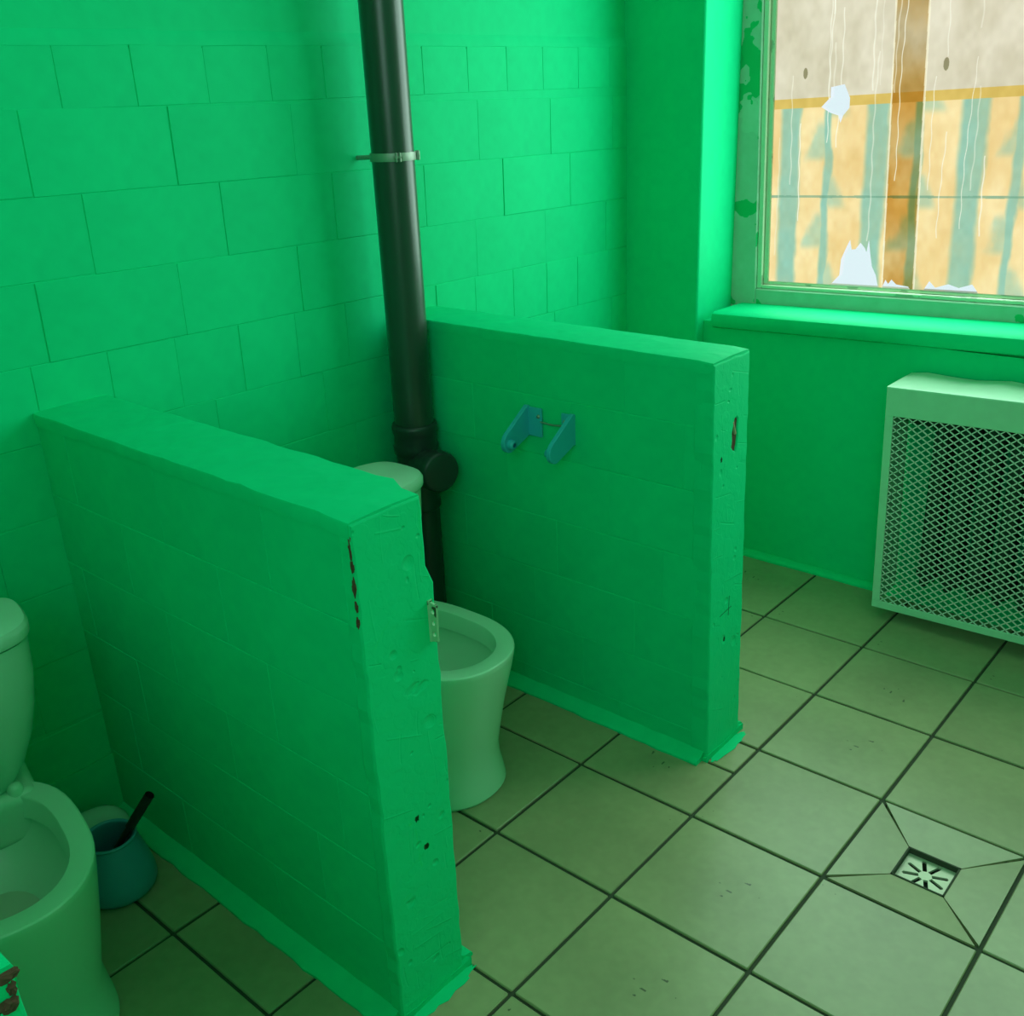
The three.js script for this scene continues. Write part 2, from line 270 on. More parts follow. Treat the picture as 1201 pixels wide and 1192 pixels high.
// ---------------------------------------------------------------- window: frame, sash stops, glass and the printed film stuck on it
const win = structure('window_1', [-3.38, 2.66, 0]);
win.rotation.z = 0.026;
{
  const ox = -3.38, oy = 2.66, L = (x) => x - ox, V = (y) => y - oy;
  const F = (n, x0, x1, y0, y1, z0, z1, m, c = 0.012) => part(n, box(L(x0), L(x1), V(y0), V(y1), z0, z1, c), m, win);
  F('frame_jamb', -3.52, -3.205, 2.4, 8.8, -5.05, -4.78, M.frame);
  F('frame_rail', -3.206, 3.1, 2.4, 2.825, -5.05, -4.78, M.frame);
  F('frame_rail', -3.206, 3.1, 8.6, 8.9, -5.05, -4.78, M.frame);
  F('frame_jamb', 2.95, 3.4, 2.4, 8.8, -5.05, -4.78, M.frame);
  F('frame_mullion', -0.14, 0.14, 2.82, 8.62, -5.05, -4.79, M.frame);
  for (const [a, b] of [[-3.205, -0.14], [0.14, 2.95]]) {
    for (const [w, z, k] of [[0.06, -4.80, 0], [0.055, -4.835, 0.06]]) {   // two stepped beads round the glass
      F('sash', a + k, a + k + w, 2.825 + k * 0.65, 8.6 - k, -4.95, z, M.sash, 0.008); F('sash', b - k - w, b - k, 2.825 + k * 0.65, 8.6 - k, -4.95, z, M.sash, 0.008);
      F('sash', a + k + w, b - k - w, 2.825 + k * 0.65, 2.825 + k * 0.65 + w * 0.68, -4.95, z, M.sash, 0.008); F('sash', a + k + w, b - k - w, 8.6 - k - w, 8.6 - k, -4.95, z, M.sash, 0.008);
    }
    part('glass_pane', box(L(a + 0.1), L(b - 0.1), V(2.88), V(8.52), -4.905, -4.895), M.glass, win);
  }
  // the film: cream above, orange and teal print below, mustard border between, torn open in places
  const fx0 = -3.095, fx1 = -0.25, fy0 = 2.895, fy1 = 8.49, TW = 760, THh = 1500;
  const mix = (a, b, t) => { t = Math.max(0, Math.min(1, t)); return [a[0] + (b[0] - a[0]) * t, a[1] + (b[1] - a[1]) * t, a[2] + (b[2] - a[2]) * t]; };
  const sm = (a, b, x) => { const t = Math.max(0, Math.min(1, (x - a) / (b - a))); return t * t * (3 - 2 * t); };
  const creases = []; { const R = rng(57); for (let k = 0; k < 26; k++) creases.push([fx0 + R() * (fx1 - fx0), fy0 + R() * 2.6, 0.5 + R() * 1.5, 0.003 + R() * 0.004, R() * 10, 0.4 + 0.6 * R()]); }
  const filmTex = dataTex(TW, THh, (u, v) => {
    const x = fx0 + u * (fx1 - fx0), y = fy0 + v * (fy1 - fy0), n = fbm(u, v, 14, 4, 7), w = noise(u * 60, v * 90, 90, 12), g = (n - 0.5) * 0.12;
    const cream = mix([216, 206, 184], [232, 224, 208], n * 1.4 - 0.2); let c;
    const border = 4.66;
    if (y > border + 0.045) c = cream;
    else if (y > border - 0.045) c = [222, 190, 104];
    else {
      c = mix([246, 212, 150], [252, 230, 180], n * 1.6 - 0.3);
      const s = ((x + 2.90 + g * 0.6 + 0.885 * 4) % 0.885), dw = Math.min(s, 0.885 - s), st = Math.abs(s - 0.40);
      let t = Math.max(1 - sm(0.075, 0.14, dw + g * 0.3), 1 - sm(0.02, 0.06, st + g * 0.2));
      const tri = (cy, sx, per) => { const q = ((y - cy + per * 6) % per), xx = (s - 0.40) * sx; const ed = 0.06 + 0.19 * (1 - q / 0.42) + g * 1.6; return 0.62 * sm(-0.06, 0.03, xx) * (1 - sm(ed - 0.08, ed + 0.04, xx)) * sm(0, 0.10, q) * (1 - sm(0.32, 0.46, q)); };
      t = Math.max(t, tri(3.62, 1, 0.86), tri(3.22, -1, 0.86) * (s > 0.15 ? 1 : 0));
      c = mix(c, [142, 196, 184], t * (0.62 + 0.45 * n));
      if (Math.abs(y - 3.77) < 0.008 + 0.006 * n) c = mix(c, [110, 160, 140], 0.35 + 0.5 * n);
    }
    const tl = -1.915 + (5.519 - y) * 0.021, tr = -1.612 + (5.5 - y) * 0.025;      // the brown tape strip
    if (x > tl && x < tr) { const b = 0.5 + 0.5 * Math.sin(y * 6.2 + 3 * n + 2.2); c = [c[0] * (0.87 - 0.05 * b), c[1] * (0.82 - 0.15 * b), c[2] * (0.72 - 0.32 * b)]; }
    if (Math.abs(x - tl) < 0.008 || Math.abs(x - tr) < 0.010) c = mix(c, [255, 248, 225], 0.75);
    for (const [cx, cy, len, cw, ph, st] of creases) { if (y < cy || y > cy + len) continue; const d = Math.abs(x - cx - 0.012 * Math.sin(y * 3 + ph) - 0.005 * Math.sin(y * 23 + ph) - 0.01 * (y - cy)); if (d < cw * 1.6) c = mix(c, [255, 252, 240], st * (1 - d / (cw * 1.6)) * 1.3); }
    c = c.map((k) => k + (w - 0.5) * 9 + (n - 0.5) * 16);
    const dl = (a, b, r) => Math.hypot((x - a) * 2.2, y - b) < r; if (dl(-2.77, 4.93, 0.05) || dl(-1.42, 4.92, 0.055)) c = mix(c, [120, 112, 78], 0.7);
    return c;
  });
  filmTex.wrapS = filmTex.wrapT = THREE.ClampToEdgeWrapping;
  M.film = new THREE.MeshStandardMaterial({ color: lin(0.16, 0.12, 0.14), map: filmTex, emissive: lin(0.97, 0.95, 0.90), emissiveMap: filmTex, emissiveIntensity: 1, roughness: 0.7 });
  const holes = [
    [[-2.589, 4.615], [-2.499, 4.70], [-2.499, 4.79], [-2.363, 4.808], [-2.302, 4.685], [-2.302, 4.594], [-2.36, 4.53], [-2.386, 4.46], [-2.41, 4.53], [-2.50, 4.56]],
    [[-2.40, 2.90], [-2.31, 3.0], [-2.30, 3.16], [-2.26, 3.26], [-2.216, 3.357], [-2.195, 3.26], [-2.155, 3.265], [-2.107, 3.33], [-2.06, 3.28], [-2.041, 3.24], [-2.023, 3.36], [-2.0, 3.22], [-1.975, 3.10], [-1.93, 3.02], [-1.90, 2.90]],
    [[-1.86, 2.90], [-1.83, 2.98], [-1.80, 2.94], [-1.77, 2.985], [-1.72, 2.94], [-1.6, 2.925], [-1.58, 2.90]],
    [[-1.45, 2.902], [-1.40, 2.99], [-1.34, 2.93], [-1.22, 2.97], [-1.12, 2.94], [-1.0, 2.98], [-0.94, 2.902]],
  ];
  for (const [a, b, withHoles] of [[fx0, fx1, true], [0.25, 2.85, false]]) {
    const s = new THREE.Shape(); s.moveTo(a, fy0); s.lineTo(b, fy0); s.lineTo(b, fy1); s.lineTo(a, fy1); s.closePath();
    if (withHoles) for (const h of holes) { const p = new THREE.Path(); h.forEach(([x, y], i) => i ? p.lineTo(x, Math.max(y, fy0 + 0.004)) : p.moveTo(x, Math.max(y, fy0 + 0.004))); p.closePath(); s.holes.push(p); }
    const g = new THREE.ShapeGeometry(s), uv = g.attributes.uv, ps = g.attributes.position;
    for (let i = 0; i < ps.count; i++) uv.setXY(i, (ps.getX(i) - a) / (b - a), (ps.getY(i) - fy0) / (fy1 - fy0));
    g.translate(-ox, -oy, WIN.z); g.scale(U, U, U);
    mesh('window_film', g, M.film, win);
  }
}

// ---------------------------------------------------------------- low partitions between the stalls
function endTexture(w, h, seed, extra) {                            // paint on a partition's end: scratches, chips, filler marks with outlines of their own
  const S = 400, W = Math.round(w * S), H = Math.round(h * S);
  const mk = () => { const c = document.createElement('canvas'); c.width = W; c.height = H; return c; };
  const col = mk(), bmp = mk(), a = col.getContext('2d'), b = bmp.getContext('2d'), R = rng(seed);
  a.fillStyle = '#ffffff'; a.fillRect(0, 0, W, H); b.fillStyle = 'rgb(150,150,150)'; b.fillRect(0, 0, W, H);
  for (let k = 0; k < 900; k++) { const x = R() * W, y = R() * H, r = 4 + R() * 22, v = Math.floor(60 + R() * 190); b.fillStyle = `rgba(${v},${v},${v},0.10)`; b.beginPath(); b.ellipse(x, y, r, r * (0.4 + R()), R() * 3, 0, 7); b.fill(); }
  for (let k = 0; k < 46; k++) {                                    // trowel and brush scratches
    const x = R() * W, y = R() * H, l = 15 + R() * 90, t = R() < 0.6 ? 1.45 + R() * 0.3 : 2.7 + R() * 0.4, up = R() < 0.5, v = up ? 225 : 70;
    b.strokeStyle = `rgba(${v},${v},${v},0.32)`; b.lineWidth = 1 + R() * 3; b.beginPath(); b.moveTo(x, y); b.quadraticCurveTo(x + Math.cos(t) * l * 0.5 + R() * 6, y + Math.sin(t) * l * 0.5, x + Math.cos(t) * l, y + Math.sin(t) * l); b.stroke();
  }
  for (let k = 0; k < 18; k++) {                                    // small knocks in the plaster
    const x = R() * W, y = R() * H, r = 2 + R() * 7; const e = 0.5 + R(), t = R() * 3; for (let q = 1; q > 0.2; q -= 0.2) { b.fillStyle = 'rgba(40,40,40,0.28)'; b.beginPath(); b.ellipse(x, y, r * q, r * e * q, t, 0, 7); b.fill(); }
  }
  const spot = (x, y, rx, ry, c) => { a.fillStyle = c; a.beginPath(); for (let i = 0; i < 14; i++) { const q = 0.65 + 0.6 * R(), t = i / 14 * 6.283; a.lineTo(x * W + Math.cos(t) * rx * S * q, (1 - y / h) * H + Math.sin(t) * ry * S * q); } a.fill(); };
  const dent = (x, y, rx, ry) => { for (let q = 1.3; q > 0.1; q -= 0.15) { b.fillStyle = 'rgba(30,30,30,0.2)'; b.beginPath(); b.ellipse(x * W + R() * 3, (1 - y / h) * H, rx * S * q, ry * S * q, R(), 0, 7); b.fill(); } };
  const nick = (x, y, x2, y2, c, lw) => { a.strokeStyle = c; a.lineWidth = lw; a.beginPath(); a.moveTo(x * W, (1 - y / h) * H); a.lineTo((x + x2) / 2 * W + (R() - 0.5) * 8, (1 - (y + y2) / 2 / h) * H); a.lineTo(x2 * W, (1 - y2 / h) * H); a.stroke(); };
  extra({ spot, dent, nick });
  const tx = (c, srgb) => { const t = new THREE.CanvasTexture(c); if (srgb) t.colorSpace = THREE.SRGBColorSpace; t.repeat.set(1 / (w * U), 1 / (h * U)); t.wrapS = t.wrapT = THREE.RepeatWrapping; return t; };
  return new THREE.MeshPhysicalMaterial({ color: GREEN, map: tx(col, true), bumpMap: tx(bmp, false), bumpScale: 0.006, roughness: 0.6, specularIntensity: 0.25 });
}
function jag(pts, step, amp, seed) {                                // an outline with uneven hand-plastered edges
  const R = rng(seed), o = [];
  for (let i = 0; i < pts.length; i++) { const a = pts[i], b = pts[(i + 1) % pts.length], n = Math.max(1, Math.round(Math.hypot(b[0] - a[0], b[1] - a[1]) / step)); for (let k = 0; k < n; k++) { const t = k / n, q = k ? amp : 0; o.push(new THREE.Vector2(a[0] + (b[0] - a[0]) * t + (R() - 0.5) * q, a[1] + (b[1] - a[1]) * t + (R() - 0.5) * q)); } }
  return o;
}
const courseGap = 0.008;
function partition({ xe, zn, zf, h, label, seed, outline, holes = [], endMat, courses, chips = [], tilt = 0, farInset = 0, coveFrom = 0, capLip = 0.02, joints = 0.005 }) {
  // zn: the face towards the camera side (+z), zf: the other face, xe: free end
  const w = zn - zf, g = group('partition_wall', [X0, 0, zf], label, 'partition wall', 'low green partition walls between the stalls'), len = xe - X0, R = rng(seed), ED = tilt ? 0.13 : 0.07, CAP = 0.075, lump = capLip > 0.008 ? 1 : 0.35;
  const core = part('core', box(-0.04, len - ED + 0.015, -0.02, h - CAP + 0.02, joints * 0.9, w - joints * 0.9), M.mortar, g);
  const ys = [h - CAP, ...courses.filter((y) => y < h - CAP - 0.05), 0];
  for (let k = 0; k + 1 < ys.length; k++) {
    const off = [0.35, 0.86, 0.2, 0.7, 0.45, 0.95, 0.3][k % 7], cuts = [0]; for (let x = off; x < len - ED - 0.12; x += 1.01) cuts.push(x); cuts.push(len - ED);
    for (let c = 0; c + 1 < cuts.length; c++) {
      const hh = ys[k] - ys[k + 1], b = part('block', chamferBox(cuts[c + 1] - cuts[c] - courseGap * (R() < 0.5 ? 0.15 : 0.6), hh - courseGap * (0.6 + 0.8 * R()), w - 0.004, 0.0035), M.block[Math.floor(R() * 3)], g, [(cuts[c] + cuts[c + 1]) / 2, (ys[k] + ys[k + 1]) / 2, w / 2 + (R() - 0.5) * 0.003]);
      b.rotation.set((R() - 0.5) * 0.002, (R() - 0.5) * 0.002, (R() - 0.5) * 0.006);
    }
  }
  { // rounded, slightly lumpy top coat with a lip over the faces
    const rings = [], n = 26; for (let i = 0; i <= n; i++) {
      const x = -0.02 + (len - Math.sin(tilt) * h + 0.004 + 0.02) * i / n, dn = (R() - 0.5) * 0.010 * lump, df = (R() - 0.5) * 0.02 * lump, dy = (R() - 0.5) * 0.010 * lump, lp = capLip * (0.5 + 0.7 * R());
      const end = i === n ? 0.006 : 0, fi = i >= n - 1 ? farInset : 0;
      rings.push([[x, h - CAP - 0.01 + (R() - 0.5) * 0.02, fi - lp * 0.6], [x, h - 0.016 + dy - end, fi - lp + df], [x, h - 0.003 + dy - end, fi + 0.006 - lp + df], [x, h + dy - end, fi + 0.04], [x, h + dy * 0.5 - end + 0.004, w / 2], [x, h + dy - end, w - 0.04], [x, h - 0.003 + dy - end, w - 0.006 + lp + dn], [x, h - 0.016 + dy - end, w + lp + dn], [x, h - CAP - 0.01 + (R() - 0.5) * 0.02, w + lp * 0.6]]);
    }
    part('top_coat', loft(rings, true, true, true), M.paintRough, g);
  }
  { // rendered end
    const s = new THREE.Shape(jag(outline(w, h - 0.02), 0.09, 0.012, seed + 1));
    for (const q of holes) s.holes.push(new THREE.Path(q.map(([z, y]) => new THREE.Vector2(z, y))));
    const geo = new THREE.ExtrudeGeometry(s, { depth: ED, bevelEnabled: true, bevelThickness: 0.012, bevelSize: 0.012, bevelOffset: -0.012, bevelSegments: 2, steps: 1 }).rotateY(-Math.PI / 2);
    const e = part('end_render', geo, [endMat, M.paint], g, [len, 0, 0]); e.rotation.z = tilt;
    if (holes.length) part('exposed_masonry', box(-0.08, 0.001, 2.35, 2.8, 0.08, 0.3), M.raw, e);
    for (const q of holes) { const cz = q.reduce((a, p) => a + p[0], 0) / q.length, cy = q.reduce((a, p) => a + p[1], 0) / q.length; part('plaster_shard', chamferBox(0.03, 0.11, 0.022, 0.006), M.plaster, e, [0.0, cy + 0.05, cz + 0.008]).rotation.x = 0.35; }
  }
  for (const [y, hh, d, zz, dx] of chips) {
    const c = new THREE.IcosahedronGeometry(1, 2), q = c.attributes.position; for (let i = 0; i < q.count; i++) { const k = 0.7 + 0.6 * hash(Math.round(q.getX(i) * 50), Math.round(q.getY(i) * 50) + Math.round(q.getZ(i) * 31), seed + Math.round(y * 100)); q.setXYZ(i, q.getX(i) * k, q.getY(i) * k, q.getZ(i) * k); } c.computeVertexNormals();
    part('edge_chip', c.scale(0.012, hh, d), M.raw, g, [len + (dx ?? -0.004), y, zz ?? w - 0.004]);
  }
  // cove of thick paint where the partition meets the floor
  const pr = [[-0.02, -0.01], [0.115, -0.005], [0.115, 0.016], [0.095, 0.034], [0.05, 0.046], [0.02, 0.065], [-0.02, 0.085]];
  part('cove', sweep(line(coveFrom, w, len - 0.02, w).reverse(), pr, seed + 5, 0.14), M.paintRough, g);
  part('cove', sweep(line(0, 0, len - 0.02, 0), pr, seed + 6, 0.14), M.paintRough, g);
  part('cove', sweep(line(len, -0.06, len, w + 0.02).reverse().map(([x, z]) => [x, z]), [[-0.02, -0.01], [0.07, -0.005], [0.065, 0.008], [0.045, 0.02], [0.016, 0.03], [-0.02, 0.05]], seed + 7, 0.4), M.paintRough, g);
  { // paint spilled on the tiles at the foot of the end
    const o = [], q = rng(seed + 8), n = 26; for (let i = 0; i < n; i++) { const t = i / n * 6.283; o.push(new THREE.Vector2(0.05 + Math.cos(t) * 0.045 * (0.75 + 0.5 * q()), w * 0.45 + Math.sin(t) * w * 0.55 * (0.85 + 0.3 * q()))); }
    part('paint_spill', new THREE.ExtrudeGeometry(new THREE.Shape(o), { depth: 0.004, bevelEnabled: false }).rotateX(Math.PI / 2).translate(len, 0.006, 0), M.paintRough, g);
  }
  return g;
}
// crumbled spots expose the brown masonry under the paint
const brown = 'rgb(70,62,40)', dark = 'rgb(40,70,45)', pale = 'rgb(255,255,230)';
partition({
  xe: -1.255, zn: -0.625, zf: -1.115, h: 3.17, seed: 101, coveFrom: 0.62, tilt: 0.02, capLip: 0.0,
  label: 'low green partition wall holding the blue paper holder, ragged brown hole in its end',
  courses: [2.70, 2.215, 1.69, 1.195, 0.70, 0.22],
  outline: (w, h) => [[0, 0], [w, 0], [w, h], [0, h]],
  holes: [[[0.175, 2.46], [0.20, 2.47], [0.225, 2.50], [0.215, 2.55], [0.222, 2.60], [0.20, 2.66], [0.19, 2.70], [0.165, 2.71], [0.145, 2.69], [0.155, 2.62], [0.15, 2.56], [0.16, 2.50]]],
  endMat: endTexture(0.49, 3.17, 41, ({ spot, dent, nick }) => { spot(0.55, 0.98, 0.014, 0.02, dark); dent(0.55, 0.98, 0.02, 0.03); nick(0.42, 1.32, 0.44, 1.16, dark, 3); nick(0.66, 1.1, 0.3, 1.14, pale, 2); dent(0.5, 1.3, 0.02, 0.02); nick(0.7, 1.2, 0.35, 1.22, dark, 2); spot(0.75, 2.45, 0.015, 0.02, dark); dent(0.25, 0.9, 0.03, 0.04); }),
});
partition({
  xe: -1.355, zn: 2.545, zf: 2.045, h: 3.115, seed: 202, farInset: 0.05, capLip: 0.010,
  label: 'low green partition wall with a hinge leaf on its battered end, beside the brush bucket',
  courses: [2.56, 2.07, 1.55, 1.06, 0.55],
  outline: (w, h) => [[0, 0], [w, 0], [w, h], [0.05, h], [0.045, 2.72], [0.0, 2.61]],
  chips: [[3.0, 0.075, 0.007], [2.88, 0.03, 0.005], [2.77, 0.05, 0.010], [2.67, 0.03, 0.006], [2.585, 0.03, 0.010], [2.53, 0.018, 0.010, 0.455]],
  endMat: endTexture(0.5, 3.115, 43, ({ spot, dent, nick }) => {
    for (const [z, y] of [[0.52, 1.29], [0.42, 1.07]]) { spot(z, y, 0.018, 0.02, 'rgb(95,80,50)'); spot(z, y, 0.009, 0.011, brown); dent(z, y, 0.012, 0.014); }
    nick(0.13, 3.04, 0.125, 2.9, pale, 2); nick(0.125, 2.86, 0.12, 2.76, pale, 2.5); nick(0.09, 2.69, 0.02, 2.6, pale, 2);
    nick(0.55, 1.23, 0.53, 1.07, pale, 2); nick(0.53, 1.06, 0.51, 0.96, pale, 3); spot(0.62, 1.285, 0.014, 0.008, pale); nick(0.75, 1.0, 0.45, 1.04, pale, 1.5); nick(0.7, 0.84, 0.82, 0.83, pale, 2);
    dent(0.2, 1.83, 0.03, 0.035); dent(0.62, 2.33, 0.02, 0.02); dent(0.58, 2.2, 0.022, 0.025); nick(0.62, 2.53, 0.85, 2.42, pale, 1.5); dent(0.4, 2.08, 0.05, 0.02); dent(0.3, 2.06, 0.05, 0.018); dent(0.7, 0.78, 0.03, 0.02);  dent(0.15, 1.2, 0.02, 0.015); dent(0.32, 2.78, 0.03, 0.03);
  }),
});
partition({
  xe: 0.0, zn: 5.2, zf: 4.705, h: 3.13, seed: 303, capLip: 0.002,
  label: 'low green partition wall with a badly crumbled end corner, in front of the cut-off toilet',
  courses: [2.6, 2.1, 1.6, 1.1, 0.6],
  outline: (w, h) => [[0, 0], [w, 0], [w, h], [0, h]],
  chips: [[3.10, 0.012, 0.03, 0.02, 0.008], [3.075, 0.016, 0.016, 0.07, 0.008], [3.065, 0.02, 0.012, 0.015, 0.008], [3.05, 0.012, 0.02, 0.11, 0.010], [3.03, 0.02, 0.02, 0.03, 0.012], [2.995, 0.014, 0.02, 0.07, 0.012], [2.96, 0.022, 0.012, 0.03, 0.012], [2.92, 0.016, 0.018, 0.09, 0.012], [2.88, 0.02, 0.014, 0.05, 0.012], [3.02, 0.01, 0.014, 0.12, 0.012], [2.93, 0.012, 0.01, 0.14, 0.012], [2.85, 0.02, 0.02, 0.1, 0.012]],
  endMat: endTexture(0.495, 3.13, 47, ({ spot, dent }) => { const R = rng(9); for (let k = 0; k < 16; k++) { const z = 0.04 + R() * 0.3, y = 3.05 - R() * 0.5; spot(z, y, 0.01 + R() * 0.02, 0.01 + R() * 0.02, R() < 0.5 ? brown : dark); dent(z, y, 0.02, 0.02); } }),
});

// ---------------------------------------------------------------- soil pipe in the corner
{
  const g = group('soil_pipe', [-4.055, 0, -0.425], 'dark grey plastic soil pipe rising up the block wall with a capped branch', 'pipe');
  const r = 0.166;
  part('pipe_run', cyl(r, r, 6.72, 48).translate(0, 2.28 + 3.36, 0), M.pvc, g);
  part('collar', lathe([[0.168, 2.06], [0.19, 2.07], [0.192, 2.13], [0.182, 2.15], [0.182, 2.24], [0.192, 2.255], [0.194, 2.30], [0.188, 2.325], [0.166, 2.33]]), M.pvcDark, g);
  part('tee_body', lathe([[0.166, 1.55], [0.18, 1.57], [0.18, 1.62], [0.172, 1.65], [0.172, 2.07], [0.166, 2.08]]), M.pvcDark, g);
  const br = part('branch', cyl(0.15, 0.15, 0.34, 32).rotateZ(-Math.PI / 2).translate(0.2, 1.98, 0), M.pvcDark, g); br.rotation.y = -0.25;
  const cap = part('cleanout_cap', lathe([[0, 0.115], [0.09, 0.115], [0.15, 0.11], [0.168, 0.10], [0.176, 0.08], [0.176, 0.0], [0.168, -0.01], [0.15, -0.01]]).rotateZ(-Math.PI / 2).translate(0.30, 1.98, 0), M.pvcDark, g); cap.rotation.y = -0.25;
  part('pipe_run', cyl(r * 0.98, r * 0.98, 1.58, 40).translate(0, 0.79, 0), M.pvcDark, g);
  const clamp = part('clamp', lathe([[r, -0.03], [r + 0.012, -0.03], [r + 0.012, 0.03], [r, 0.03]]).translate(0, 4.47, 0), M.steel, g);
  for (const a of [-0.55, 0.9]) { part('clamp_lug', merge([chamferBox(0.03, 0.07, 0.014, 0.004).translate(0.015, 0, -0.014), chamferBox(0.03, 0.07, 0.014, 0.004).translate(0.015, 0, 0.014), cyl(0.012, 0.012, 0.06, 8).rotateX(Math.PI / 2).translate(0.016, 0, 0)]).translate(r + 0.01, 4.47, 0).rotateY(a), M.steel, g); }
  part('wall_rod', tube([[-0.12, 4.47, 0.04], [-0.22, 4.465, 0.05], [-0.36, 4.46, 0.06]], 0.018, 6, 8), M.steel, g);
}

// ---------------------------------------------------------------- toilets
function eggRing(cx, front, back, w, y, n = 48, sq = 2.2) {         // plan outline, x forward
  const o = []; for (let i = 0; i < n; i++) { const t = i / n * Math.PI * 2, c = Math.cos(t), s = Math.sin(t), e = 2 / (c < 0 ? sq + 0.8 : sq); const px = Math.sign(c) * Math.abs(c) ** e, pz = Math.sign(s) * Math.abs(s) ** (2 / (c < 0 ? sq + 0.6 : sq)); o.push([cx + px * (c > 0 ? front : back), y, -pz * w]); } return o;
}
function toilet(pos, turn, label) {
  const g = group('toilet', pos, label, 'toilet', 'white ceramic toilets without seats'); g.rotation.y = turn;   // origin on the floor under the tip of the bowl
  const c = -0.62, R = [
    eggRing(c, 0.45, 0.9, 0.41, 0.0), eggRing(c, 0.465, 0.9, 0.425, 0.025), eggRing(c, 0.45, 0.9, 0.415, 0.1), eggRing(c, 0.425, 0.9, 0.39, 0.22), eggRing(c, 0.42, 0.88, 0.385, 0.34), eggRing(c, 0.445, 0.86, 0.41, 0.5), eggRing(c, 0.482, 0.83, 0.44, 0.7), eggRing(c, 0.53, 0.79, 0.465, 0.9), eggRing(c, 0.575, 0.76, 0.483, 1.06), eggRing(c, 0.595, 0.745, 0.49, 1.15), eggRing(c, 0.60, 0.74, 0.495, 1.182), eggRing(c, 0.597, 0.737, 0.492, 1.193), eggRing(c, 0.588, 0.73, 0.483, 1.2),
    eggRing(c, 0.475, 0.60, 0.378, 1.2), eggRing(c, 0.468, 0.595, 0.371, 1.196), eggRing(c, 0.463, 0.59, 0.366, 1.185), eggRing(c, 0.45, 0.575, 0.352, 1.06), eggRing(c, 0.46, 0.585, 0.362, 1.052), eggRing(c, 0.475, 0.60, 0.378, 1.05), eggRing(c, 0.47, 0.595, 0.37, 1.0), eggRing(c, 0.43, 0.55, 0.34, 0.92), eggRing(c, 0.35, 0.47, 0.28, 0.84), eggRing(c, 0.24, 0.36, 0.19, 0.76), eggRing(c, 0.14, 0.25, 0.11, 0.72),
  ];
  part('bowl', loft(R, true, false, true), M.ceramic, g);
  part('deck', new RoundedBoxGeometry(0.62, 0.34, 0.72, 4, 0.07).translate(-1.43, 1.05, 0), M.ceramic, g);
  const T = (y, w, f, b, sq = 3) => eggRing(-1.36, f, b, w, y, 48, sq);
  part('tank', loft([T(1.19, 0.22, 0.16, 0.22), T(1.24, 0.27, 0.2, 0.25), T(1.36, 0.35, 0.235, 0.27), T(1.52, 0.42, 0.265, 0.28), T(1.72, 0.475, 0.29, 0.30), T(1.92, 0.508, 0.31, 0.31), T(2.15, 0.52, 0.315, 0.31)], true, true, true), M.ceramicTank, g);
  const lid = part('tank_lid', loft([T(2.16, 0.50, 0.30, 0.30), T(2.165, 0.535, 0.33, 0.325), T(2.18, 0.54, 0.335, 0.33), T(2.225, 0.54, 0.335, 0.33), T(2.25, 0.525, 0.32, 0.315), T(2.26, 0.49, 0.29, 0.285)], true, true, true), M.ceramicTank, g);
  part('flush_button', cyl(0.06, 0.065, 0.03, 24).translate(-1.36, 2.27, 0), M.steel, lid);
  for (const s of [-1, 1]) part('seat_bolt', lathe([[0, 0.07], [0.03, 0.065], [0.045, 0.04], [0.05, 0]]).translate(-1.19, 1.2, s * 0.24), M.ceramic, g);
  part('water', new THREE.CircleGeometry(0.2, 24).rotateX(-Math.PI / 2).scale(1.2, 1, 0.9).translate(c - 0.05, 0.775, 0), M.water, g);
  return g;
}
toilet([-2.12, 0, 0.75], 0.0, 'white toilet standing between the two partition walls, in front of the soil pipe');
toilet([-2.36, 0, 4.02], -0.22, 'white toilet standing next to the blue brush bucket');

// waste bend behind the bucket
{
  const g = group('waste_bend', [-4.17, 0, 2.86], 'stubby green painted waste pipe bend on the floor behind the brush bucket', 'pipe');
  part('bend', tube([[0, 0.17, 0.85], [0, 0.17, 0.3], [0, 0.165, 0.0], [0, 0.12, -0.10], [0, 0.0, -0.13]], 0.125, 40, 24), M.ceramicTank, g);
}

// ---------------------------------------------------------------- brush bucket and brush
{
  const g = group('brush_bucket', [-3.66, 0, 2.99], 'blue plastic toilet brush bucket on the floor against the partition', 'bucket');
  part('body', lathe([[0.0, 0.012], [0.22, 0.012], [0.235, 0.02], [0.25, 0.06], [0.245, 0.12], [0.225, 0.22], [0.195, 0.32], [0.172, 0.40], [0.168, 0.425], [0.158, 0.43], [0.15, 0.42], [0.155, 0.38], [0.175, 0.30], [0.205, 0.18], [0.22, 0.05], [0, 0.04]], 56), M.bucket, g);
  part('rim', new THREE.TorusGeometry(0.166, 0.011, 10, 48).rotateX(Math.PI / 2).translate(0, 0.42, 0), M.bucket, g);
  const b = group('toilet_brush', [-3.66, 0, 2.99], 'black toilet brush leaning in the blue bucket', 'brush');
  part('handle', tube([[-0.06, 0.17, 0.04], [0.0, 0.30, -0.03], [0.06, 0.42, -0.09], [0.17, 0.63, -0.19], [0.21, 0.71, -0.225]], 0.022, 30, 10), M.brush, b);
  part('grip', tube([[0.085, 0.47, -0.115], [0.15, 0.595, -0.172], [0.215, 0.72, -0.23]], 0.032, 16, 12), M.brush, b);
  part('bristles', lathe([[0, 0.05], [0.08, 0.06], [0.10, 0.12], [0.08, 0.2], [0.03, 0.22], [0, 0.22]], 20).translate(-0.05, 0, 0.03), M.brush, b);
}

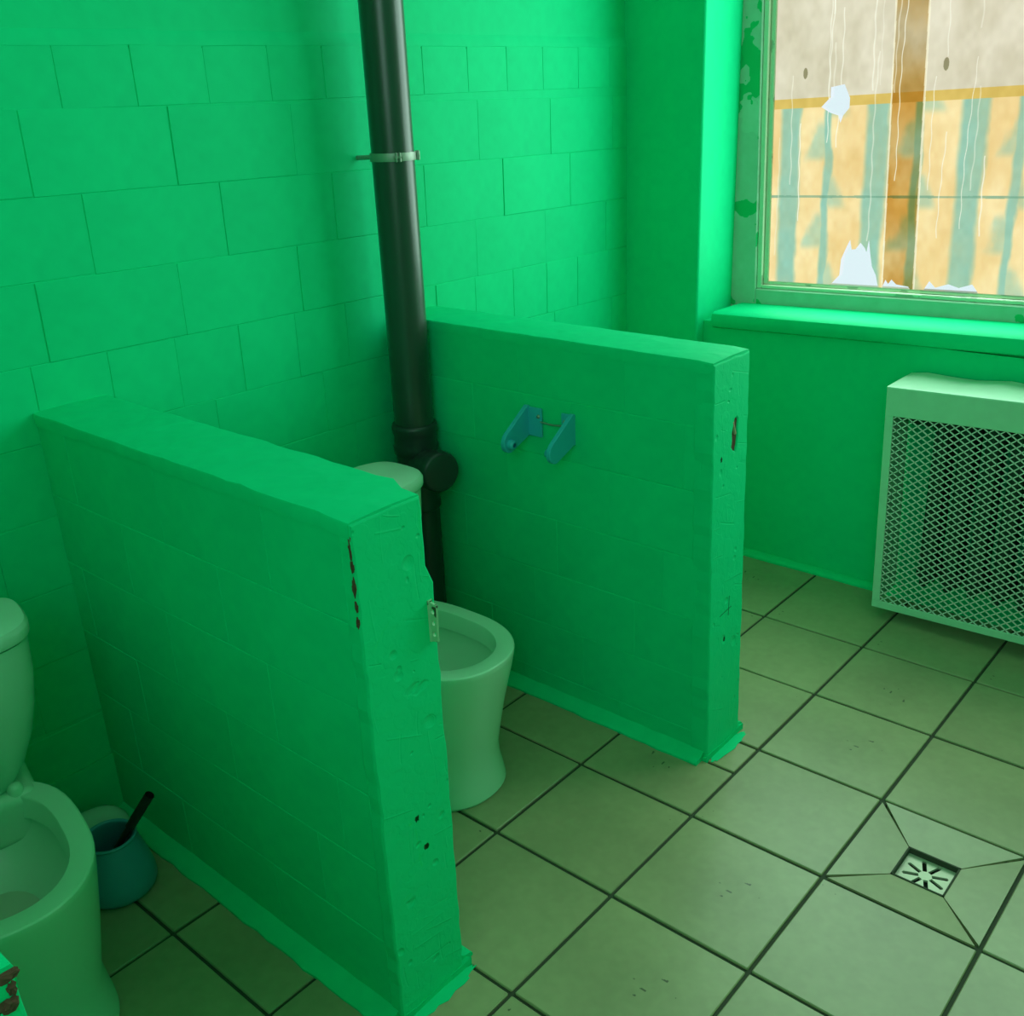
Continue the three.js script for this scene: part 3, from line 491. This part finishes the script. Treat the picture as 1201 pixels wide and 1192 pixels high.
// ---------------------------------------------------------------- paper holder on the far partition
{
  const g = group('paper_holder', [-2.97, 2.37, -0.625], 'blue plastic toilet paper holder with two open arms on the partition', 'holder');
  const arm = () => { const s = new THREE.Shape(); s.moveTo(0, 0.0); s.lineTo(0, 0.235); s.lineTo(0.02, 0.24); s.lineTo(0.27, 0.07); s.quadraticCurveTo(0.33, 0.02, 0.30, -0.045); s.quadraticCurveTo(0.26, -0.10, 0.20, -0.07); s.lineTo(0.02, 0.0); s.closePath(); return new THREE.ExtrudeGeometry(s, { depth: 0.028, bevelEnabled: true, bevelThickness: 0.006, bevelSize: 0.006, bevelSegments: 2 }).rotateY(-Math.PI / 2); };   // shape x runs out of the wall
  part('arm', arm(), M.teal, g, [0.03, 0, 0]); part('arm', arm(), M.teal, g, [0.48, 0, 0]);
  for (const [x, s] of [[0.03, 1], [0.448, -1]]) part('roll_pin', lathe([[0.018, 0.05], [0.032, 0.048], [0.04, 0.03], [0.042, 0]], 20).rotateZ(-s * Math.PI / 2).translate(x, -0.015, 0.245), M.teal, g);
  part('back_plate', new RoundedBoxGeometry(0.17, 0.235, 0.018, 2, 0.006).translate(0.085, 0.118, 0.011), M.teal, g);
  part('back_plate', new RoundedBoxGeometry(0.10, 0.235, 0.018, 2, 0.006).translate(0.415, 0.118, 0.011), M.teal, g);
  part('link_wire', tube([[0.16, 0.13, 0.02], [0.27, 0.125, 0.022], [0.38, 0.135, 0.02]], 0.007, 10, 6), M.steel, g);
  for (const x of [0.14, 0.40]) part('screw', lathe([[0, 0.012], [0.012, 0.01], [0.016, 0]], 12).rotateX(Math.PI / 2).translate(x, 0.17, 0.02), M.steel, g);
}

// ---------------------------------------------------------------- hinge leaf left on the near partition's end
{
  const g = group('hinge_leaf', [-1.355, 2.29, 2.085], 'small paint-splashed metal hinge leaf screwed to the battered partition end', 'hinge');
  const s = new THREE.Shape(); s.moveTo(0, 0); s.lineTo(0.062, 0.01); s.lineTo(0.068, 0.22); s.lineTo(0, 0.235); s.closePath();
  for (const y of [0.05, 0.115, 0.18]) { const p = new THREE.Path(); p.absellipse(0.042, y, 0.012, 0.015, 0, 7, true); s.holes.push(p); }
  part('leaf', new THREE.ExtrudeGeometry(s, { depth: 0.014, bevelEnabled: false, curveSegments: 8 }), M.hinge, g);
  part('knuckle', cyl(0.016, 0.016, 0.235, 12).translate(0.01, 0.118, 0.004), M.hinge, g);
}

// ---------------------------------------------------------------- radiator and its cover under the window
{
  const g = group('radiator', [-0.92, 0.35, -3.97], 'dark cast iron radiator hidden behind the mesh cover', 'radiator');
  const sec = finish(merge([new RoundedBoxGeometry(0.07, 1.7, 0.42, 3, 0.03).translate(0, 0.87, 0), new RoundedBoxGeometry(0.2, 0.2, 0.34, 3, 0.08).translate(0, 0.14, 0), new RoundedBoxGeometry(0.2, 0.2, 0.34, 3, 0.08).translate(0, 1.6, 0), new RoundedBoxGeometry(0.13, 1.4, 0.10, 3, 0.04).translate(0, 0.87, 0.15)]));
  for (let k = 0; k < 8; k++) mesh('section', sec, M.iron, g, [0.14 + k * 0.22, 0, 0]);
  part('feed_pipe', cyl(0.06, 0.06, 0.3, 16).rotateZ(Math.PI / 2).translate(-0.05, 1.6, 0), M.iron, g);
  for (const x of [0.2, 1.6]) part('wall_hook', box(x, x + 0.05, 1.4, 1.5, -0.235, 0.0), M.iron, g);

  const c = group('radiator_cover', [-1.178, 0.115, -3.6], 'whitish sheet metal radiator cover with diamond mesh front, under the window', 'radiator cover');
  c.rotation.z = 0.03;
  const W = 2.35, H = 2.2, D = 0.58;
  { // folded top with a slightly buckled back edge
    const n = 16, rings = []; const R = rng(8); for (let i = 0; i <= n; i++) { const x = W * i / n, b = 0.012 * Math.sin(i * 1.3) + (R() - 0.5) * 0.012; rings.push([[x, H - 0.016, 0], [x, H - 0.004, -0.004], [x, H, -0.016], [x, H + b * 0.3, -D * 0.5], [x, H + b, -D], [x, H + b - 0.014, -D + 0.05], [x, H - 0.016, -0.02]].reverse()); }
    part('top_panel', loft(rings, true, true, true), M.cover, c);
  }
  part('top_rail', box(0, W, H - 0.27, H - 0.012, -0.014, 0, 0.004), M.cover, c);
  part('bottom_rail', box(0, W, 0, 0.075, -0.014, 0, 0.004), M.cover, c);
  part('bottom_rail', box(0, W, 0, 0.014, -0.06, -0.012, 0.004), M.cover, c);
  part('stile', box(0, 0.075, 0.074, H - 0.268, -0.014, 0, 0.004), M.cover, c);
  part('stile', box(W - 0.075, W, 0.074, H - 0.268, -0.014, 0, 0.004), M.cover, c);
  part('side_panel', box(-0.001, 0.013, 0.01, H - 0.012, -D, -0.013, 0.003), M.cover, c);
  part('side_panel', box(W - 0.013, W + 0.001, 0.01, H - 0.012, -D, -0.013, 0.003), M.cover, c);
  // expanded metal: zigzag strands that meet in points
  const px = 0.0925, py = 0.068, x0 = 0.06, x1 = W - 0.06, y0 = 0.06, y1 = H - 0.25, pos = [], t = 0.0044, zc = -0.02, zt = 0.005;
  const quad = (a, b, d, e) => { pos.push(...a, ...b, ...d, ...a, ...d, ...e); };
  const bar = (xa, ya, xb, yb) => { const L = Math.hypot(xb - xa, yb - ya), nx = -(yb - ya) / L * t, ny = (xb - xa) / L * t; const A = [xa - nx, ya - ny], B = [xb - nx, yb - ny], C = [xb + nx, yb + ny], E = [xa + nx, ya + ny], f = zc + zt, k = zc - zt; quad([...A, f], [...B, f], [...C, f], [...E, f]); quad([...E, k], [...C, k], [...B, k], [...A, k]); quad([...E, f], [...C, f], [...C, k], [...E, k]); quad([...A, k], [...B, k], [...B, f], [...A, f]); };
  const nx = Math.floor((x1 - x0) / px), ny = Math.floor((y1 - y0) / py);
  for (let j = 0; j <= ny; j++) for (let i = 0; i < nx; i++) {
    const x = x0 + i * px, y = y0 + j * py, m = x + px / 2;
    bar(x, y, m, y + py / 2); bar(m, y + py / 2, x + px, y); if (j) { bar(x, y, m, y - py / 2); bar(m, y - py / 2, x + px, y); }
  }
  const mg = new THREE.BufferGeometry(); mg.setAttribute('position', new THREE.Float32BufferAttribute(pos, 3)); mg.computeVertexNormals();
  part('mesh_panel', mg, M.wire, c);
}

// ---------------------------------------------------------------- floor drain
{
  const cx = (HOLE.x0 + HOLE.x1) / 2, cz = (HOLE.z0 + HOLE.z1) / 2, w = HOLE.x1 - HOLE.x0, d = HOLE.z1 - HOLE.z0;
  const g = group('floor_drain', [cx, -0.2, cz], 'square metal floor drain with star-shaped slots between cut tiles', 'drain');
  const s = new THREE.Shape(); const a = w / 2 - 0.006, b = d / 2 - 0.006; s.moveTo(-a, -b); s.lineTo(a, -b); s.lineTo(a, b); s.lineTo(-a, b); s.closePath();
  for (let k = 0; k < 8; k++) { const t = k * Math.PI / 4 + 0.39, co = Math.cos(t), si = Math.sin(t), P = (r, q) => [co * r - si * q, si * r + co * q], h = new THREE.Path(), q = 0.014; [P(0.042, -q), P(0.138, -q), P(0.146, 0), P(0.138, q), P(0.042, q)].forEach(([x, y], i) => i ? h.lineTo(x, y) : h.moveTo(x, y)); h.closePath(); s.holes.push(h); }
  part('grate', new THREE.ExtrudeGeometry(s, { depth: 0.016, bevelEnabled: false }).rotateX(-Math.PI / 2).translate(0, 0.112, 0), M.grate, g);
  part('frame', merge([box(-w / 2, w / 2, 0.03, 0.172, -d / 2, -d / 2 + 0.012), box(-w / 2, w / 2, 0.03, 0.172, d / 2 - 0.012, d / 2), box(-w / 2, -w / 2 + 0.012, 0.03, 0.172, -d / 2, d / 2), box(w / 2 - 0.012, w / 2, 0.03, 0.172, -d / 2, d / 2)]), M.grime, g);
  part('sump', box(-w / 2 + 0.012, w / 2 - 0.012, 0.01, 0.025, -d / 2 + 0.012, d / 2 - 0.012), M.black, g);
}

renderer.render(scene, camera);
